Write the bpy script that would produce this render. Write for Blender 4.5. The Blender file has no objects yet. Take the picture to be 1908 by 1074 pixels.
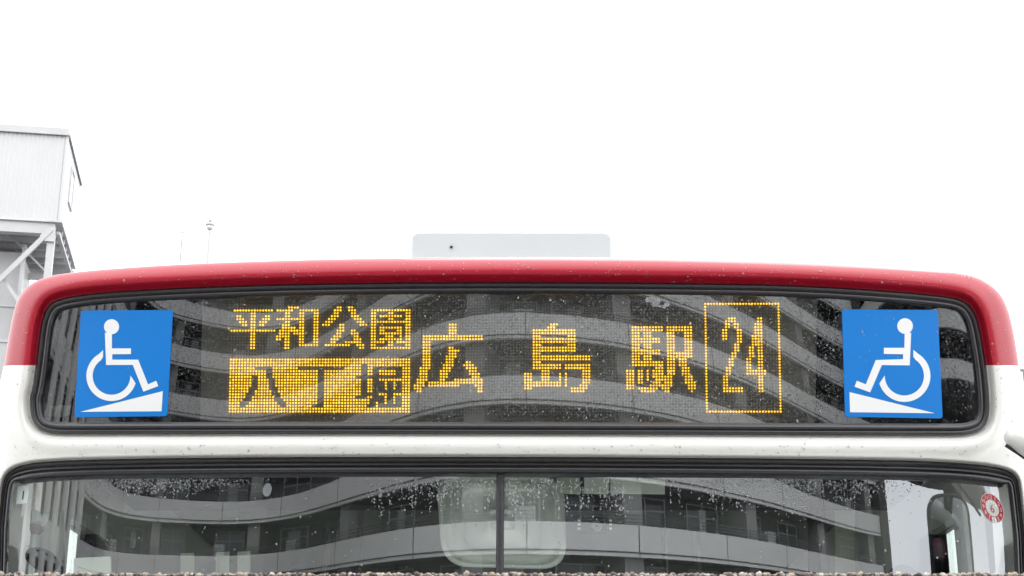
import bpy, bmesh, math, random
import numpy as np
from mathutils import Vector, Matrix
from mathutils.geometry import delaunay_2d_cdt

random.seed(7)
rng = np.random.default_rng(7)
scene = bpy.context.scene
COL = scene.collection

# ------------------------------------------------------------------ camera
F_PX, PITCH = 2900.0, math.radians(18.5)
CY, CZ = -3.4, 1.72
SP, CP = math.sin(PITCH), math.cos(PITCH)
cam_data = bpy.data.cameras.new('camera')
cam = bpy.data.objects.new('camera', cam_data)
COL.objects.link(cam)
cam.location = (0, CY, CZ)
cam.rotation_euler = (math.radians(90) + PITCH, 0, 0)
cam_data.sensor_width = 36.0
cam_data.lens = F_PX / 1908.0 * 36.0
cam_data.clip_end = 3000
cam_data.clip_start = 0.05
cam_data.dof.use_dof = True
cam_data.dof.focus_distance = 3.6
cam_data.dof.aperture_fstop = 34
scene.camera = cam

# ------------------------------------------------------------------ world, sun, exposure
world = bpy.data.worlds.new('World')
scene.world = world
world.use_nodes = True
wn, wl = world.node_tree.nodes, world.node_tree.links
wn.clear()
SUN_EL, SUN_ROT = 60.0, 20.0
sky = wn.new('ShaderNodeTexSky'); sky.sky_type = 'NISHITA'; sky.sun_disc = False
sky.sun_elevation = math.radians(SUN_EL); sky.sun_rotation = math.radians(SUN_ROT)
sky.air_density = 1.0; sky.dust_density = 4.0
hs = wn.new('ShaderNodeHueSaturation'); hs.inputs['Saturation'].default_value = 0.15
mx = wn.new('ShaderNodeMix'); mx.data_type = 'RGBA'; mx.inputs['Factor'].default_value = 0.9
mx.inputs['B'].default_value = (22.5, 22.8, 23.2, 1)      # even overcast cloud
bg = wn.new('ShaderNodeBackground'); bg.inputs['Strength'].default_value = 0.132
wo = wn.new('ShaderNodeOutputWorld')
wl.new(sky.outputs[0], hs.inputs['Color']); wl.new(hs.outputs[0], mx.inputs['A'])
wl.new(mx.outputs['Result'], bg.inputs['Color']); wl.new(bg.outputs[0], wo.inputs['Surface'])

sd = bpy.data.lights.new('sun', 'SUN'); sd.energy = 1.2; sd.angle = math.radians(30); sd.color = (1, 0.98, 0.95)
sun = bpy.data.objects.new('sun', sd); COL.objects.link(sun)
az = math.radians(SUN_ROT)
sdir = Vector((math.sin(az) * math.cos(math.radians(SUN_EL)), math.cos(az) * math.cos(math.radians(SUN_EL)), math.sin(math.radians(SUN_EL))))
sun.rotation_euler = sdir.to_track_quat('Z', 'Y').to_euler()
sun.location = (0, -10, 40)
scene.view_settings.view_transform = 'Standard'
scene.view_settings.look = 'None'
scene.view_settings.gamma = 1
scene.view_settings.use_curve_mapping = False
scene.view_settings.exposure = 0.06
scene.render.engine = 'CYCLES'
scene.cycles.max_bounces = 10
scene.cycles.transparent_max_bounces = 16
scene.cycles.caustics_reflective = False
scene.cycles.caustics_refractive = False

# ------------------------------------------------------------------ sight-line mapping (photo measurement -> place at a depth)
def P(px, py, y):
    """world points seen at photo pixel (px, py) lying at depth y (numpy arrays ok)"""
    px = np.asarray(px, float); py = np.asarray(py, float); y = np.asarray(y, float)
    a = (px - 954.0) / F_PX; b = (537.0 - py) / F_PX
    dx = a; dy = CP - b * SP; dz = SP + b * CP
    t = (y - CY) / dy
    return np.stack(np.broadcast_arrays(t * dx, y + 0 * dx, CZ + t * dz), -1)

RH, RV, Z0 = 6.0, 5.0, 2.38
def F(x, z):
    """front surface of the bus: gently bowed in plan and in height"""
    x = np.asarray(x, float); z = np.asarray(z, float)
    zz = np.maximum(z - Z0, -0.25)
    return x * x / (2 * RH) + 0.035 * np.abs(x / 1.1) ** 6 + zz ** 2 / (2 * RV)

def onF(px, py, off=0.0):
    px = np.asarray(px, float); py = np.asarray(py, float)
    y = np.zeros(np.broadcast(px, py).shape)
    for _ in range(5):
        p = P(px, py, y)
        y = F(p[..., 0], p[..., 2]) + off
    return P(px, py, y)

# ------------------------------------------------------------------ object helpers
def mk(name, verts, faces, mat=None, parent=None, smooth=True, kind=None, label=None):
    me = bpy.data.meshes.new(name)
    me.from_pydata([tuple(map(float, v)) for v in verts], [], [tuple(map(int, f)) for f in faces])
    me.update()
    if mat:
        for m in (mat if isinstance(mat, (list, tuple)) else [mat]):
            me.materials.append(m)
    if smooth:
        me.shade_smooth()
    return link(name, me, parent, kind, label)

def link(name, me, parent=None, kind=None, label=None):
    o = bpy.data.objects.new(name, me)
    COL.objects.link(o)
    if parent:
        o.parent = parent
        o.matrix_parent_inverse = world_of(parent).inverted()
    if kind: o['kind'] = kind
    if label: o['label'] = label
    return o

def world_of(o):
    m = o.matrix_parent_inverse @ Matrix.LocRotScale(o.location, o.rotation_euler, o.scale) if o.parent else Matrix.LocRotScale(o.location, o.rotation_euler, o.scale)
    return world_of(o.parent) @ m if o.parent else m

def thing(name, label, cat, loc=(0, 0, 0), group=None):
    o = bpy.data.objects.new(name, None); COL.objects.link(o)
    o.location = loc; o['label'] = label; o['category'] = cat
    if group: o['group'] = group
    return o

class MB:
    def __init__(s): s.v = []; s.f = []
    def add(s, v, f):
        n = len(s.v); s.v += [tuple(p) for p in v]; s.f += [tuple(i + n for i in q) for q in f]
    def box(s, a, b, M=None):
        x0, y0, z0 = a; x1, y1, z1 = b
        v = [Vector(p) for p in ((x0, y0, z0), (x1, y0, z0), (x1, y1, z0), (x0, y1, z0), (x0, y0, z1), (x1, y0, z1), (x1, y1, z1), (x0, y1, z1))]
        if M is not None: v = [M @ p for p in v]
        s.add(v, [(0, 3, 2, 1), (4, 5, 6, 7), (0, 1, 5, 4), (1, 2, 6, 5), (2, 3, 7, 6), (3, 0, 4, 7)])
    def beam(s, p, q, w, d, up=(0, -1, 0)):
        p = Vector(p); q = Vector(q); ax = (q - p).normalized(); u = Vector(up)
        sx = ax.cross(u).normalized(); sy = sx.cross(ax).normalized()
        v = []
        for c in (p, q):
            for i, j in ((-1, -1), (1, -1), (1, 1), (-1, 1)):
                v.append(c + sx * i * w / 2 + sy * j * d / 2)
        s.add(v, [(0, 3, 2, 1), (4, 5, 6, 7), (0, 1, 5, 4), (1, 2, 6, 5), (2, 3, 7, 6), (3, 0, 4, 7)])
    def tube(s, pts, r, n=10, caps=True):
        pts = [Vector(p) for p in pts]; rs = r if isinstance(r, (list, tuple)) else [r] * len(pts)
        v = []; f = []
        for i, p in enumerate(pts):
            t = (pts[min(i + 1, len(pts) - 1)] - pts[max(i - 1, 0)]).normalized()
            a = t.orthogonal().normalized() if i == 0 else (a - t * a.dot(t)).normalized()
            b = t.cross(a)
            for k in range(n):
                an = 2 * math.pi * k / n
                v.append(p + (a * math.cos(an) + b * math.sin(an)) * rs[i])
        for i in range(len(pts) - 1):
            for k in range(n):
                f.append((i * n + k, i * n + (k + 1) % n, (i + 1) * n + (k + 1) % n, (i + 1) * n + k))
        if caps:
            f.append(tuple(range(n))[::-1]); f.append(tuple((len(pts) - 1) * n + k for k in range(n)))
        s.add(v, f)
    def build(s, name, mat, parent=None, smooth=False, kind=None, label=None):
        return mk(name, s.v, s.f, mat, parent, smooth, kind, label)

def bevel(o, w, seg=2):
    m = o.modifiers.new('bevel', 'BEVEL'); m.width = w; m.segments = seg; m.limit_method = 'ANGLE'
    m.angle_limit = math.radians(40)
    return o

# ------------------------------------------------------------------ materials
def mat(name, color=(.5, .5, .5), rough=.5, metal=0, coat=0, spec=.5, emit=None, es=0):
    m = bpy.data.materials.new(name); m.use_nodes = True
    b = m.node_tree.nodes['Principled BSDF']
    b.inputs['Base Color'].default_value = (*color, 1); b.inputs['Roughness'].default_value = rough
    b.inputs['Metallic'].default_value = metal; b.inputs['Coat Weight'].default_value = coat
    b.inputs['Coat Roughness'].default_value = 0.04
    b.inputs['Specular IOR Level'].default_value = spec
    if emit:
        b.inputs['Emission Color'].default_value = (*emit, 1); b.inputs['Emission Strength'].default_value = es
    return m

def N(m, t, **kw):
    n = m.node_tree.nodes.new(t)
    for k, v in kw.items():
        if hasattr(n, k): setattr(n, k, v)
        else: n.inputs[k].default_value = v
    return n

def L(m, a, b): m.node_tree.links.new(a, b)

def vary(m, scale=8, amount=.12, detail=6, stretch=(1, 1, 1), bump=0, bscale=None, tint=None):
    """break up a flat colour with noise (grain, dirt) and optional fine relief"""
    b = m.node_tree.nodes['Principled BSDF']
    tc = N(m, 'ShaderNodeTexCoord'); mp = N(m, 'ShaderNodeMapping'); mp.inputs['Scale'].default_value = stretch
    L(m, tc.outputs['Object'], mp.inputs['Vector'])
    no = N(m, 'ShaderNodeTexNoise', Scale=scale, Detail=detail, Roughness=.6); L(m, mp.outputs[0], no.inputs['Vector'])
    c = b.inputs['Base Color'].default_value[:3]
    cr = N(m, 'ShaderNodeValToRGB'); cr.color_ramp.elements[0].position = .3; cr.color_ramp.elements[1].position = .7
    t = tint or tuple(x * (1 - amount * 2) for x in c)
    cr.color_ramp.elements[0].color = (*t, 1); cr.color_ramp.elements[1].color = (*c, 1)
    L(m, no.outputs['Fac'], cr.inputs[0]); L(m, cr.outputs[0], b.inputs['Base Color'])
    if bump:
        n2 = N(m, 'ShaderNodeTexNoise', Scale=bscale or scale * 6, Detail=4); L(m, mp.outputs[0], n2.inputs['Vector'])
        bp = N(m, 'ShaderNodeBump', Strength=1.0, Distance=bump); L(m, n2.outputs['Fac'], bp.inputs['Height'])
        L(m, bp.outputs[0], b.inputs['Normal'])
    return m

M_red = mat('red_paint', (.45, .010, .030), .42, coat=.35, spec=.22)
M_white = vary(mat('white_paint', (.88, .872, .835), .34, coat=.6), 3, .012, stretch=(1, 1, .4))
M_rubber = mat('black_rubber', (.014, .014, .019), .32, spec=.45, coat=.45)
vary(M_rubber, 60, .2, bump=.0012, bscale=140)
M_rubber_dry = mat('matt_rubber', (.012, .012, .014), .6)
M_blackfilm = mat('black_housing', (.012, .012, .015), .5)
M_board = mat('display_board', (.21, .205, .185), .5)
M_blue = mat('blue_vinyl', (.004, .205, .66), .5, spec=.25)
M_vwhite = mat('white_vinyl', (.90, .91, .92), .4)
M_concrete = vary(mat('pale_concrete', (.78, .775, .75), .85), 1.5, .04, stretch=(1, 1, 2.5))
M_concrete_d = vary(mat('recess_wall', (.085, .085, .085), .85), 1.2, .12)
M_winglass = mat('dark_pane', (.03, .035, .045), .08)
M_frame = mat('window_frame_metal', (.55, .55, .54), .5)
M_rail = mat('railing_metal', (.10, .10, .11), .5)
M_asphalt = vary(mat('asphalt', (.11, .11, .112), .8), 30, .15, bump=.004)
M_steel = vary(mat('white_steel', (.54, .54, .54), .5), 1.2, .06)
M_steel_d = vary(mat('grey_steel', (.66, .66, .67), .6), 1.2, .12)
M_clad = vary(mat('white_cladding', (.58, .58, .575), .5), .6, .02)
M_hatch = vary(mat('pale_fairing', (.60, .66, .68), .4), 5, .015)
M_int = mat('cabin_trim', (.24, .25, .235), .7)
M_int_d = mat('dark_trim', (.035, .036, .04), .6)
M_green = mat('pale_green_plastic', (.90, .95, .90), .4)
M_card = mat('greenish_board', (.6, .64, .56), .5)
M_chrome = mat('chrome', (.7, .7, .7), .2, metal=1)
M_mirror = mat('mirror_face', (.5, .52, .54), .03, metal=1)
M_yellow = mat('lit_led_core', (0, 0, 0), .5, emit=(1.0, .58, .025), es=3.3)
M_amber = mat('lit_led_lens', (0, 0, 0), .5, emit=(1.0, .48, .0), es=.8)
M_unlit = mat('unlit_led', (.42, .44, .42), .35)
for m_ in (M_yellow, M_amber):
    try: m_.cycles.emission_sampling = 'NONE'
    except Exception: pass

def glass(name, tint, ior, wobble=0.0, wscale=300, base_wave=0.0):
    m = bpy.data.materials.new(name); m.use_nodes = True
    nt = m.node_tree; nt.nodes.clear()
    out = N(m, 'ShaderNodeOutputMaterial'); mix = N(m, 'ShaderNodeMixShader')
    tr = N(m, 'ShaderNodeBsdfTransparent', Color=(*tint, 1)); gl = N(m, 'ShaderNodeBsdfGlossy', Roughness=0.0)
    gl.inputs['Color'].default_value = (.92, .95, 1.0, 1)
    lw = N(m, 'ShaderNodeLayerWeight'); pw = N(m, 'ShaderNodeMath', operation='POWER'); pw.inputs[1].default_value = 5.0
    r0 = ((ior - 1) / (ior + 1)) ** 2
    fr = N(m, 'ShaderNodeMath', operation='MULTIPLY_ADD'); fr.inputs[1].default_value = 1 - r0; fr.inputs[2].default_value = r0
    L(m, lw.outputs['Facing'], pw.inputs[0]); L(m, pw.outputs[0], fr.inputs[0])
    L(m, fr.outputs[0], mix.inputs[0]); L(m, tr.outputs[0], mix.inputs[1]); L(m, gl.outputs[0], mix.inputs[2])
    L(m, mix.outputs[0], out.inputs['Surface'])
    if wobble:
        tc = N(m, 'ShaderNodeTexCoord')
        # rain film: broken, wriggly relief, stronger where water clings
        no = N(m, 'ShaderNodeTexNoise', Scale=wscale, Detail=3, Roughness=.6, Distortion=1.2)
        big = N(m, 'ShaderNodeTexNoise', Scale=5.0, Detail=4, Roughness=.65)
        rp = N(m, 'ShaderNodeValToRGB'); rp.color_ramp.elements[0].position = .42; rp.color_ramp.elements[1].position = .66
        rp.color_ramp.elements[0].color = (.06, .06, .06, 1)
        mu = N(m, 'ShaderNodeMath', operation='MULTIPLY')
        if wobble > .00005:      # broken film: flat glass with sharp-edged wriggles
            ed = N(m, 'ShaderNodeValToRGB'); ed.color_ramp.elements[0].position = .58; ed.color_ramp.elements[1].position = .66
            L(m, no.outputs['Fac'], ed.inputs[0]); film = ed.outputs[0]
        else: film = no.outputs['Fac']
        L(m, tc.outputs['Object'], no.inputs['Vector']); L(m, tc.outputs['Object'], big.inputs['Vector'])
        L(m, big.outputs['Fac'], rp.inputs[0]); L(m, rp.outputs[0], mu.inputs[0]); L(m, film, mu.inputs[1])
        bp = N(m, 'ShaderNodeBump', Strength=1.0, Distance=wobble)
        L(m, mu.outputs[0], bp.inputs['Height']); L(m, bp.outputs[0], gl.inputs['Normal']); 
    return m

M_signglass = glass('wet_sign_glass', (.70, .71, .70), 2.38, wobble=.00009, wscale=230)
M_windglass = glass('windscreen_glass', (.88, .92, .895), 2.62, wobble=.000003, wscale=60)

M_clear = glass('side_window_glass', (.8, .84, .82), 1.6)
M_water = bpy.data.materials.new('rain_water'); M_water.use_nodes = True
_b = M_water.node_tree.nodes['Principled BSDF']
_b.inputs['Base Color'].default_value = (.95, .97, 1, 1); _b.inputs['Roughness'].default_value = .02
_b.inputs['Transmission Weight'].default_value = .78; _b.inputs['IOR'].default_value = 1.4
_b.inputs['Specular IOR Level'].default_value = .8
M_water2 = M_water.copy(); M_water2.name = 'rain_water_on_paint'
M_water2.node_tree.nodes['Principled BSDF'].inputs['Transmission Weight'].default_value = .8

# corrugated cladding relief is geometry; road, ground
# ------------------------------------------------------------------ ground
g = MB(); g.box((-600, -600, -.3), (600, 600, 0)); g.build('ground', M_asphalt, kind='structure')
pv = MB(); pv.box((-60, -25, 0), (60, -1.4, .13))
pv.build('pavement', vary(mat('paving', (.38, .375, .36), .85), 4, .08, bump=.003), kind='structure')

# ------------------------------------------------------------------ outlines measured on the photograph
def smooth_closed(pts, n=None, step=4.0, it=2):
    """Chaikin rounding then even resampling"""
    p = np.array(pts, float)
    for _ in range(it):
        q = np.roll(p, -1, 0)
        p = np.stack([.75 * p + .25 * q, .25 * p + .75 * q], 1).reshape(-1, 2)
    seg = np.linalg.norm(np.roll(p, -1, 0) - p, axis=1); cum = np.concatenate([[0], np.cumsum(seg)])
    n = n or int(cum[-1] / step)
    s = np.linspace(0, cum[-1], n, endpoint=False)
    pc = np.vstack([p, p[:1]])
    return np.stack([np.interp(s, cum, pc[:, 0]), np.interp(s, cum, pc[:, 1])], 1)

SIL = smooth_closed([(-22, 2700), (-22, 1600), (-22, 1000), (-20, 860), (-12, 780), (0, 715), (7, 683), (14, 640), (22, 595), (30, 563), (42, 543), (58, 528), (82, 517.5), (120, 509.5), (185, 502.5), (308, 494),
      (420, 489), (560, 484.5), (700, 481.5), (954, 479), (1200, 480), (1380, 483.5), (1500, 487.5), (1634, 495), (1740, 503), (1790, 509), (1822, 517), (1848, 532), (1866, 550),
      (1878, 574), (1886, 604), (1893, 640), (1899, 680), (1905, 720), (1914, 780), (1922, 860), (1926, 1000), (1926, 1600), (1926, 2700)], step=6, it=1)
GASK = smooth_closed([(56, 740), (61, 725), (67, 683), (75, 612), (82, 584), (93, 566), (112, 557.5), (135, 552.5), (188, 545.5), (302, 538.5), (480, 531.5), (700, 527.5), (954, 526), (1200, 527.5), (1400, 530),
      (1520, 534), (1634, 541), (1740, 550), (1786, 557), (1806, 568), (1819, 588), (1827, 620), (1837, 680), (1842, 735), (1843, 765), (1839, 788), (1826, 803), (1800, 810.5), (1770, 811.5), (1500, 810.5), (1200, 809), (954, 808.5),
      (600, 808), (300, 808.5), (130, 809), (98, 808), (76, 802), (62, 788), (57, 765)], step=4, it=1)
WIND = smooth_closed([(-12, 1900), (-8, 1300), (-4, 1000), (2, 930), (6, 900), (12, 886), (22, 876), (38, 869), (66, 863), (130, 859), (255, 856), (480, 853.5), (954, 852.5), (1400, 855.5), (1674, 859), (1770, 863),
      (1830, 868), (1868, 874.5), (1886, 882), (1895, 893), (1899, 912), (1904, 960), (1909, 1010), (1918, 1300), (1922, 1900), (1915, 1915), (-6, 1915)], step=5, it=1)

def simp(poly, tol=.04):
    keep = [0]; n = len(poly)
    i = 0
    while i < n - 1:
        j = i + 1
        while j < n - 1:
            k = j + 1; a, b = poly[i], poly[k]; ab = b - a; q = poly[i + 1:k] - a
            dd = np.abs(ab[0] * q[:, 1] - ab[1] * q[:, 0]) / max(np.linalg.norm(ab), 1e-9)
            if dd.max() > tol: break
            j = k
        keep.append(j); i = j
    return poly[keep]
_SC = {}
def sdf(pts, poly):
    """signed distance in photo pixels, positive inside; also the nearest point"""
    if len(poly) > 60:
        key = (len(poly), float(poly[0, 0]), float(poly[len(poly) // 3, 1]), float(poly.sum()))
        if key not in _SC: _SC[key] = simp(poly)
        poly = _SC[key]
    a = poly; b = np.roll(poly, -1, 0); ab = b - a; L2 = (ab ** 2).sum(1)
    best = np.full(len(pts), 1e9); near = np.zeros((len(pts), 2)); inside = np.zeros(len(pts), bool)
    for i0 in range(0, len(pts), 20000):
        q = pts[i0:i0 + 20000]
        ap = q[:, None, :] - a[None]
        t = np.clip((ap * ab[None]).sum(2) / L2[None], 0, 1)
        c = a[None] + t[..., None] * ab[None]
        d = np.linalg.norm(q[:, None] - c, axis=2)
        j = d.argmin(1); r = np.arange(len(q))
        best[i0:i0 + 20000] = d[r, j]; near[i0:i0 + 20000] = c[r, j]
        y = q[:, 1][:, None]; cond = (a[None, :, 1] > y) != (b[None, :, 1] > y)
        xi = a[None, :, 0] + (y - a[None, :, 1]) / np.where(ab[None, :, 1] == 0, 1e-9, ab[None, :, 1]) * ab[None, :, 0]
        inside[i0:i0 + 20000] = ((cond & (q[:, 0][:, None] < xi)).sum(1) % 2) == 1
    return np.where(inside, best, -best), near

def sstep(t):
    t = np.clip(t, 0, 1); return t * t * (3 - 2 * t)

R_PX = 30.0                       # rounding of roof and corner edges, photo pixels
S = 0.00122                       # metres per photo pixel at the bus front
RC_D, RC_W = .026, 17.0           # recess round the sign window
RW_D, RW_W = .026, 7.0           # recess round the windscreen

def body_off(dg, dw):
    """depth of the panel behind the front surface, from distances to the two openings"""
    o1 = RC_D * (1 - sstep((-dg) / RC_W))
    o2 = RW_D * (1 - sstep((-dw) / RW_W)) 
    bulge = -.005 * np.exp(-((-dg - 24) / 12.0) ** 2)
    return np.maximum(o1, o2) + bulge

# ================================================================== THE BUS
bus = thing('city_bus', 'city bus with a red roof edge, white front and lit amber destination sign', 'bus', (0, .05, 0))

rows = np.concatenate([np.arange(440, 560, 2.0), np.arange(560, 800, 4.0), np.arange(800, 900, 2.0), np.arange(900, 1110, 5.0), np.arange(1110, 2700, 45.0)])
rows = np.sort(np.append(rows[np.abs(rows - 681) > 1.6], 681.0))
cols = np.concatenate([np.arange(-70, 110, 2.0), np.arange(110, 1790, 6.0), np.arange(1790, 1975, 2.0)])
PX, PY = np.meshgrid(cols, rows)
pts = np.stack([PX.ravel(), PY.ravel()], 1)
ds, near = sdf(pts, SIL); dg_, _ = sdf(pts, GASK); dw_, _ = sdf(pts, WIND)
g_ = ds
lim = R_PX - R_PX * math.pi / 2
th = np.clip((R_PX - g_) / R_PX, 0, math.pi / 2)
d_in = np.where(g_ >= R_PX, g_, R_PX - R_PX * np.sin(th))
nrm = (pts - near) * np.sign(ds)[:, None]; nrm /= np.maximum(np.linalg.norm(nrm, axis=1), 1e-6)[:, None]
tgt = near + nrm * d_in[:, None]
curl = R_PX * S * (1 - np.cos(th))
off = body_off(dg_, dw_)
front = onF(tgt[:, 0], tgt[:, 1], off + 0 * curl)
# beyond the curl the skin runs straight back along the bus
y = front[:, 1] + curl
pos = P(tgt[:, 0], tgt[:, 1], y)
ex = np.maximum(lim - g_, 0) * .02
edge = pos.copy(); edge[:, 1] += ex
pos = edge
nr, nc = len(rows), len(cols)
faces = []; fm = []
idx = np.arange(nr * nc).reshape(nr, nc)
far_out = g_.reshape(nr, nc) < -42
inh = ((dg_ > 7) | (dw_ > 5)).reshape(nr, nc)
for j in range(nr - 1):
    red = rows[j] < 680.9
    for i in range(nc - 1):
        if inh[j, i] and inh[j + 1, i] and inh[j, i + 1] and inh[j + 1, i + 1]: continue
        if far_out[j, i] or far_out[j + 1, i] or far_out[j, i + 1] or far_out[j + 1, i + 1]: continue
        faces.append((idx[j, i], idx[j + 1, i], idx[j + 1, i + 1], idx[j, i + 1])); fm.append(0 if red else 1)
used = np.unique(np.array(faces)); remap = -np.ones(nr * nc, int); remap[used] = np.arange(len(used))
body = mk('body', pos[used], remap[np.array(faces)], [M_red, M_white], bus)
body.data.polygons.foreach_set('material_index', fm); body.data.update()

# roof and sides behind the front shell (world profile, runs 9 m back)
m = (SIL[:, 1] < 1120)
prof = SIL[m]; k0 = np.argmax(np.diff(prof[:, 1]) ** 2 + np.diff(prof[:, 0]) ** 2) if m.sum() else 0
# order left-bottom -> top -> right-bottom
ang = np.arctan2(-(prof[:, 1] - 900), prof[:, 0] - 954); prof = prof[np.argsort(-ang)]
fr = P(prof[:, 0], prof[:, 1], onF(prof[:, 0], prof[:, 1], 0)[:, 1] + R_PX * S)
cz = 2.3
v = []; f = []
ys = [0.30, 1.0, 5.0, 9.6]
n = len(fr)
for yy in ys:
    for p_ in fr:
        v.append((p_[0] * .992, yy, p_[2] - .012))
for a_ in range(len(ys) - 1):
    for i in range(n - 1):
        zmid = (fr[i, 2] + fr[i + 1, 2]) / 2
        if zmid < 2.62: continue
        f.append((a_ * n + i, a_ * n + i + 1, (a_ + 1) * n + i + 1, (a_ + 1) * n + i))
roof = mk('roof', v, f, M_white, bus)
# side walls with window openings
for sx, lab in ((-1, None), (1, None)):
    X = sx * 1.135
    w = MB()
    w.box((min(X, X - sx * .05), .32, .35), (max(X, X - sx * .05), 9.6, 1.45))
    w.box((min(X, X - sx * .05), .32, 2.40), (max(X, X - sx * .05), 9.6, 2.66))
    w.box((min(X, X - sx * .05), .66, 2.08), (max(X, X - sx * .05), 9.6, 2.40))
    for yy in (.32, .66, 1.75, 3.2, 4.65, 6.1, 7.55, 9.5):
        w.box((min(X, X - sx * .05), yy, 1.45), (max(X, X - sx * .05), yy + .09, 2.40))
    w.build('side_wall', M_white, bus)
    for a_, b_ in ((.41, .66), (.75, 1.75), (1.84, 3.2), (3.29, 4.65), (4.74, 6.1), (6.19, 7.55), (7.64, 9.5)):
        q = MB(); q.box((X - sx * .02 - .003, a_, 1.45), (X - sx * .02 + .003, b_, 2.40 if a_ < .5 else 2.08)); q.build('side_window', M_clear, bus)
w = MB(); w.box((-1.08, 9.5, .4), (1.08, 9.6, 1.4)); w.box((-1.08, 9.5, 2.4), (1.08, 9.6, 2.75))
w.box((-1.08, 9.5, 1.4), (-.8, 9.6, 2.4)); w.box((.8, 9.5, 1.4), (1.08, 9.6, 2.4)); w.build('rear_wall', M_white, bus)
w = MB(); w.box((-1.08, .35, .45), (1.08, 9.5, .5)); w.build('cabin_floor', M_int_d, bus)
w = MB(); w.box((-1.08, .42, 2.62), (1.08, 9.5, 2.66)); w.build('cabin_ceiling', M_int, bus)
w = MB(); w.box((-1.0, .34, 2.47), (1.0, .70, 2.50)); w.build('sign_shelf', M_int_d, bus)
for sx in (-1, 1):
    w = MB(); w.tube([(sx * .45, .9, 2.30), (sx * .45, 9.0, 2.30)], .014, 8)
    for yy in np.arange(1.2, 9, 1.5): w.tube([(sx * .45, yy, 2.3), (sx * .45, yy, 2.62)], .01, 6)
    w.build('grab_rail', M_chrome, bus)
for sx in (-1, 1):
    for yy in (1.84, 3.29, 4.74, 6.19, 7.6):
        w = MB(); w.tube([(sx * .62, yy, .5), (sx * .62, yy, 2.62)], .015, 8); w.build('grab_pole', M_chrome, bus)
# wheels, just outside the frame
for sx in (-1, 1):
    for yy in (1.9, 7.0):
        w = MB(); w.tube([(sx * 1.1, yy, .47), (sx * .85, yy, .47)], .47, 28)
        wh = bevel(w.build('wheel', M_rubber_dry, bus), .03)
        w = MB(); w.tube([(sx * 1.115, yy, .47), (sx * 1.0, yy, .47)], .26, 20); w.build('rim', M_steel_d, wh)

# ------------------------------------------------------------------ rubber gaskets
def inward(poly):
    a = np.roll(poly, 1, 0); b = np.roll(poly, -1, 0); t = b - a; t /= np.linalg.norm(t, axis=1)[:, None]
    n_ = np.stack([t[:, 1], -t[:, 0]], 1)
    area = (poly[:, 0] * np.roll(poly[:, 1], -1) - np.roll(poly[:, 0], -1) * poly[:, 1]).sum()
    return -n_ if area > 0 else n_

def inset(poly, d):
    n_ = inward(poly)
    k = 1 - .45 * np.abs(n_[:, :1]) ** 1.5 if poly is WIND else 1.0      # the windscreen seal is slimmer down the sides
    return poly + n_ * d * k

def gasket(name, poly, profile, depth, matl, parent):
    v = []; f = []; n = len(poly)
    for d, h in profile:
        q = inset(poly, d)
        v += list(onF(q[:, 0], q[:, 1], depth - h))
    for a_ in range(len(profile) - 1):
        for i in range(n):
            f.append((a_ * n + i, a_ * n + (i + 1) % n, (a_ + 1) * n + (i + 1) % n, (a_ + 1) * n + i))
    return mk(name, v, f, matl, parent)

# direction check so insets really go inwards
assert sdf(inset(GASK, 6), GASK)[0].mean() > 0
assert sdf(inset(WIND, 6), WIND)[0].mean() > 0
prof_s = [(-1.5, -.006), (-.8, .001), (.5, .006), (3.5, .0085), (7, .0075), (8.4, .003), (9.6, .003), (10.8, .008), (13.5, .0095), (15.2, .009), (21.5, -.001), (23, -.006)]
gasket('sign_gasket', GASK, prof_s, RC_D - .004, M_rubber, bus)
prof_w = [(-3, -.03), (-1.2, -.001), (6, .0), (7, -.004), (8.2, -.003), (13.2, .008), (14.5, .007), (15, .006), (15.8, .002), (17, .002), (18, .008), (22, .0105), (26, .010), (29, .006), (31.5, -.004), (35, -.012), (37, -.02)]
gasket('windscreen_gasket', WIND, prof_w, RW_D - .006, M_rubber, bus)

# ------------------------------------------------------------------ flat-ish shapes mapped on to the bowed glass
def inside_poly(q, poly):
    return sdf(q, poly)[0] > 0

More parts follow.
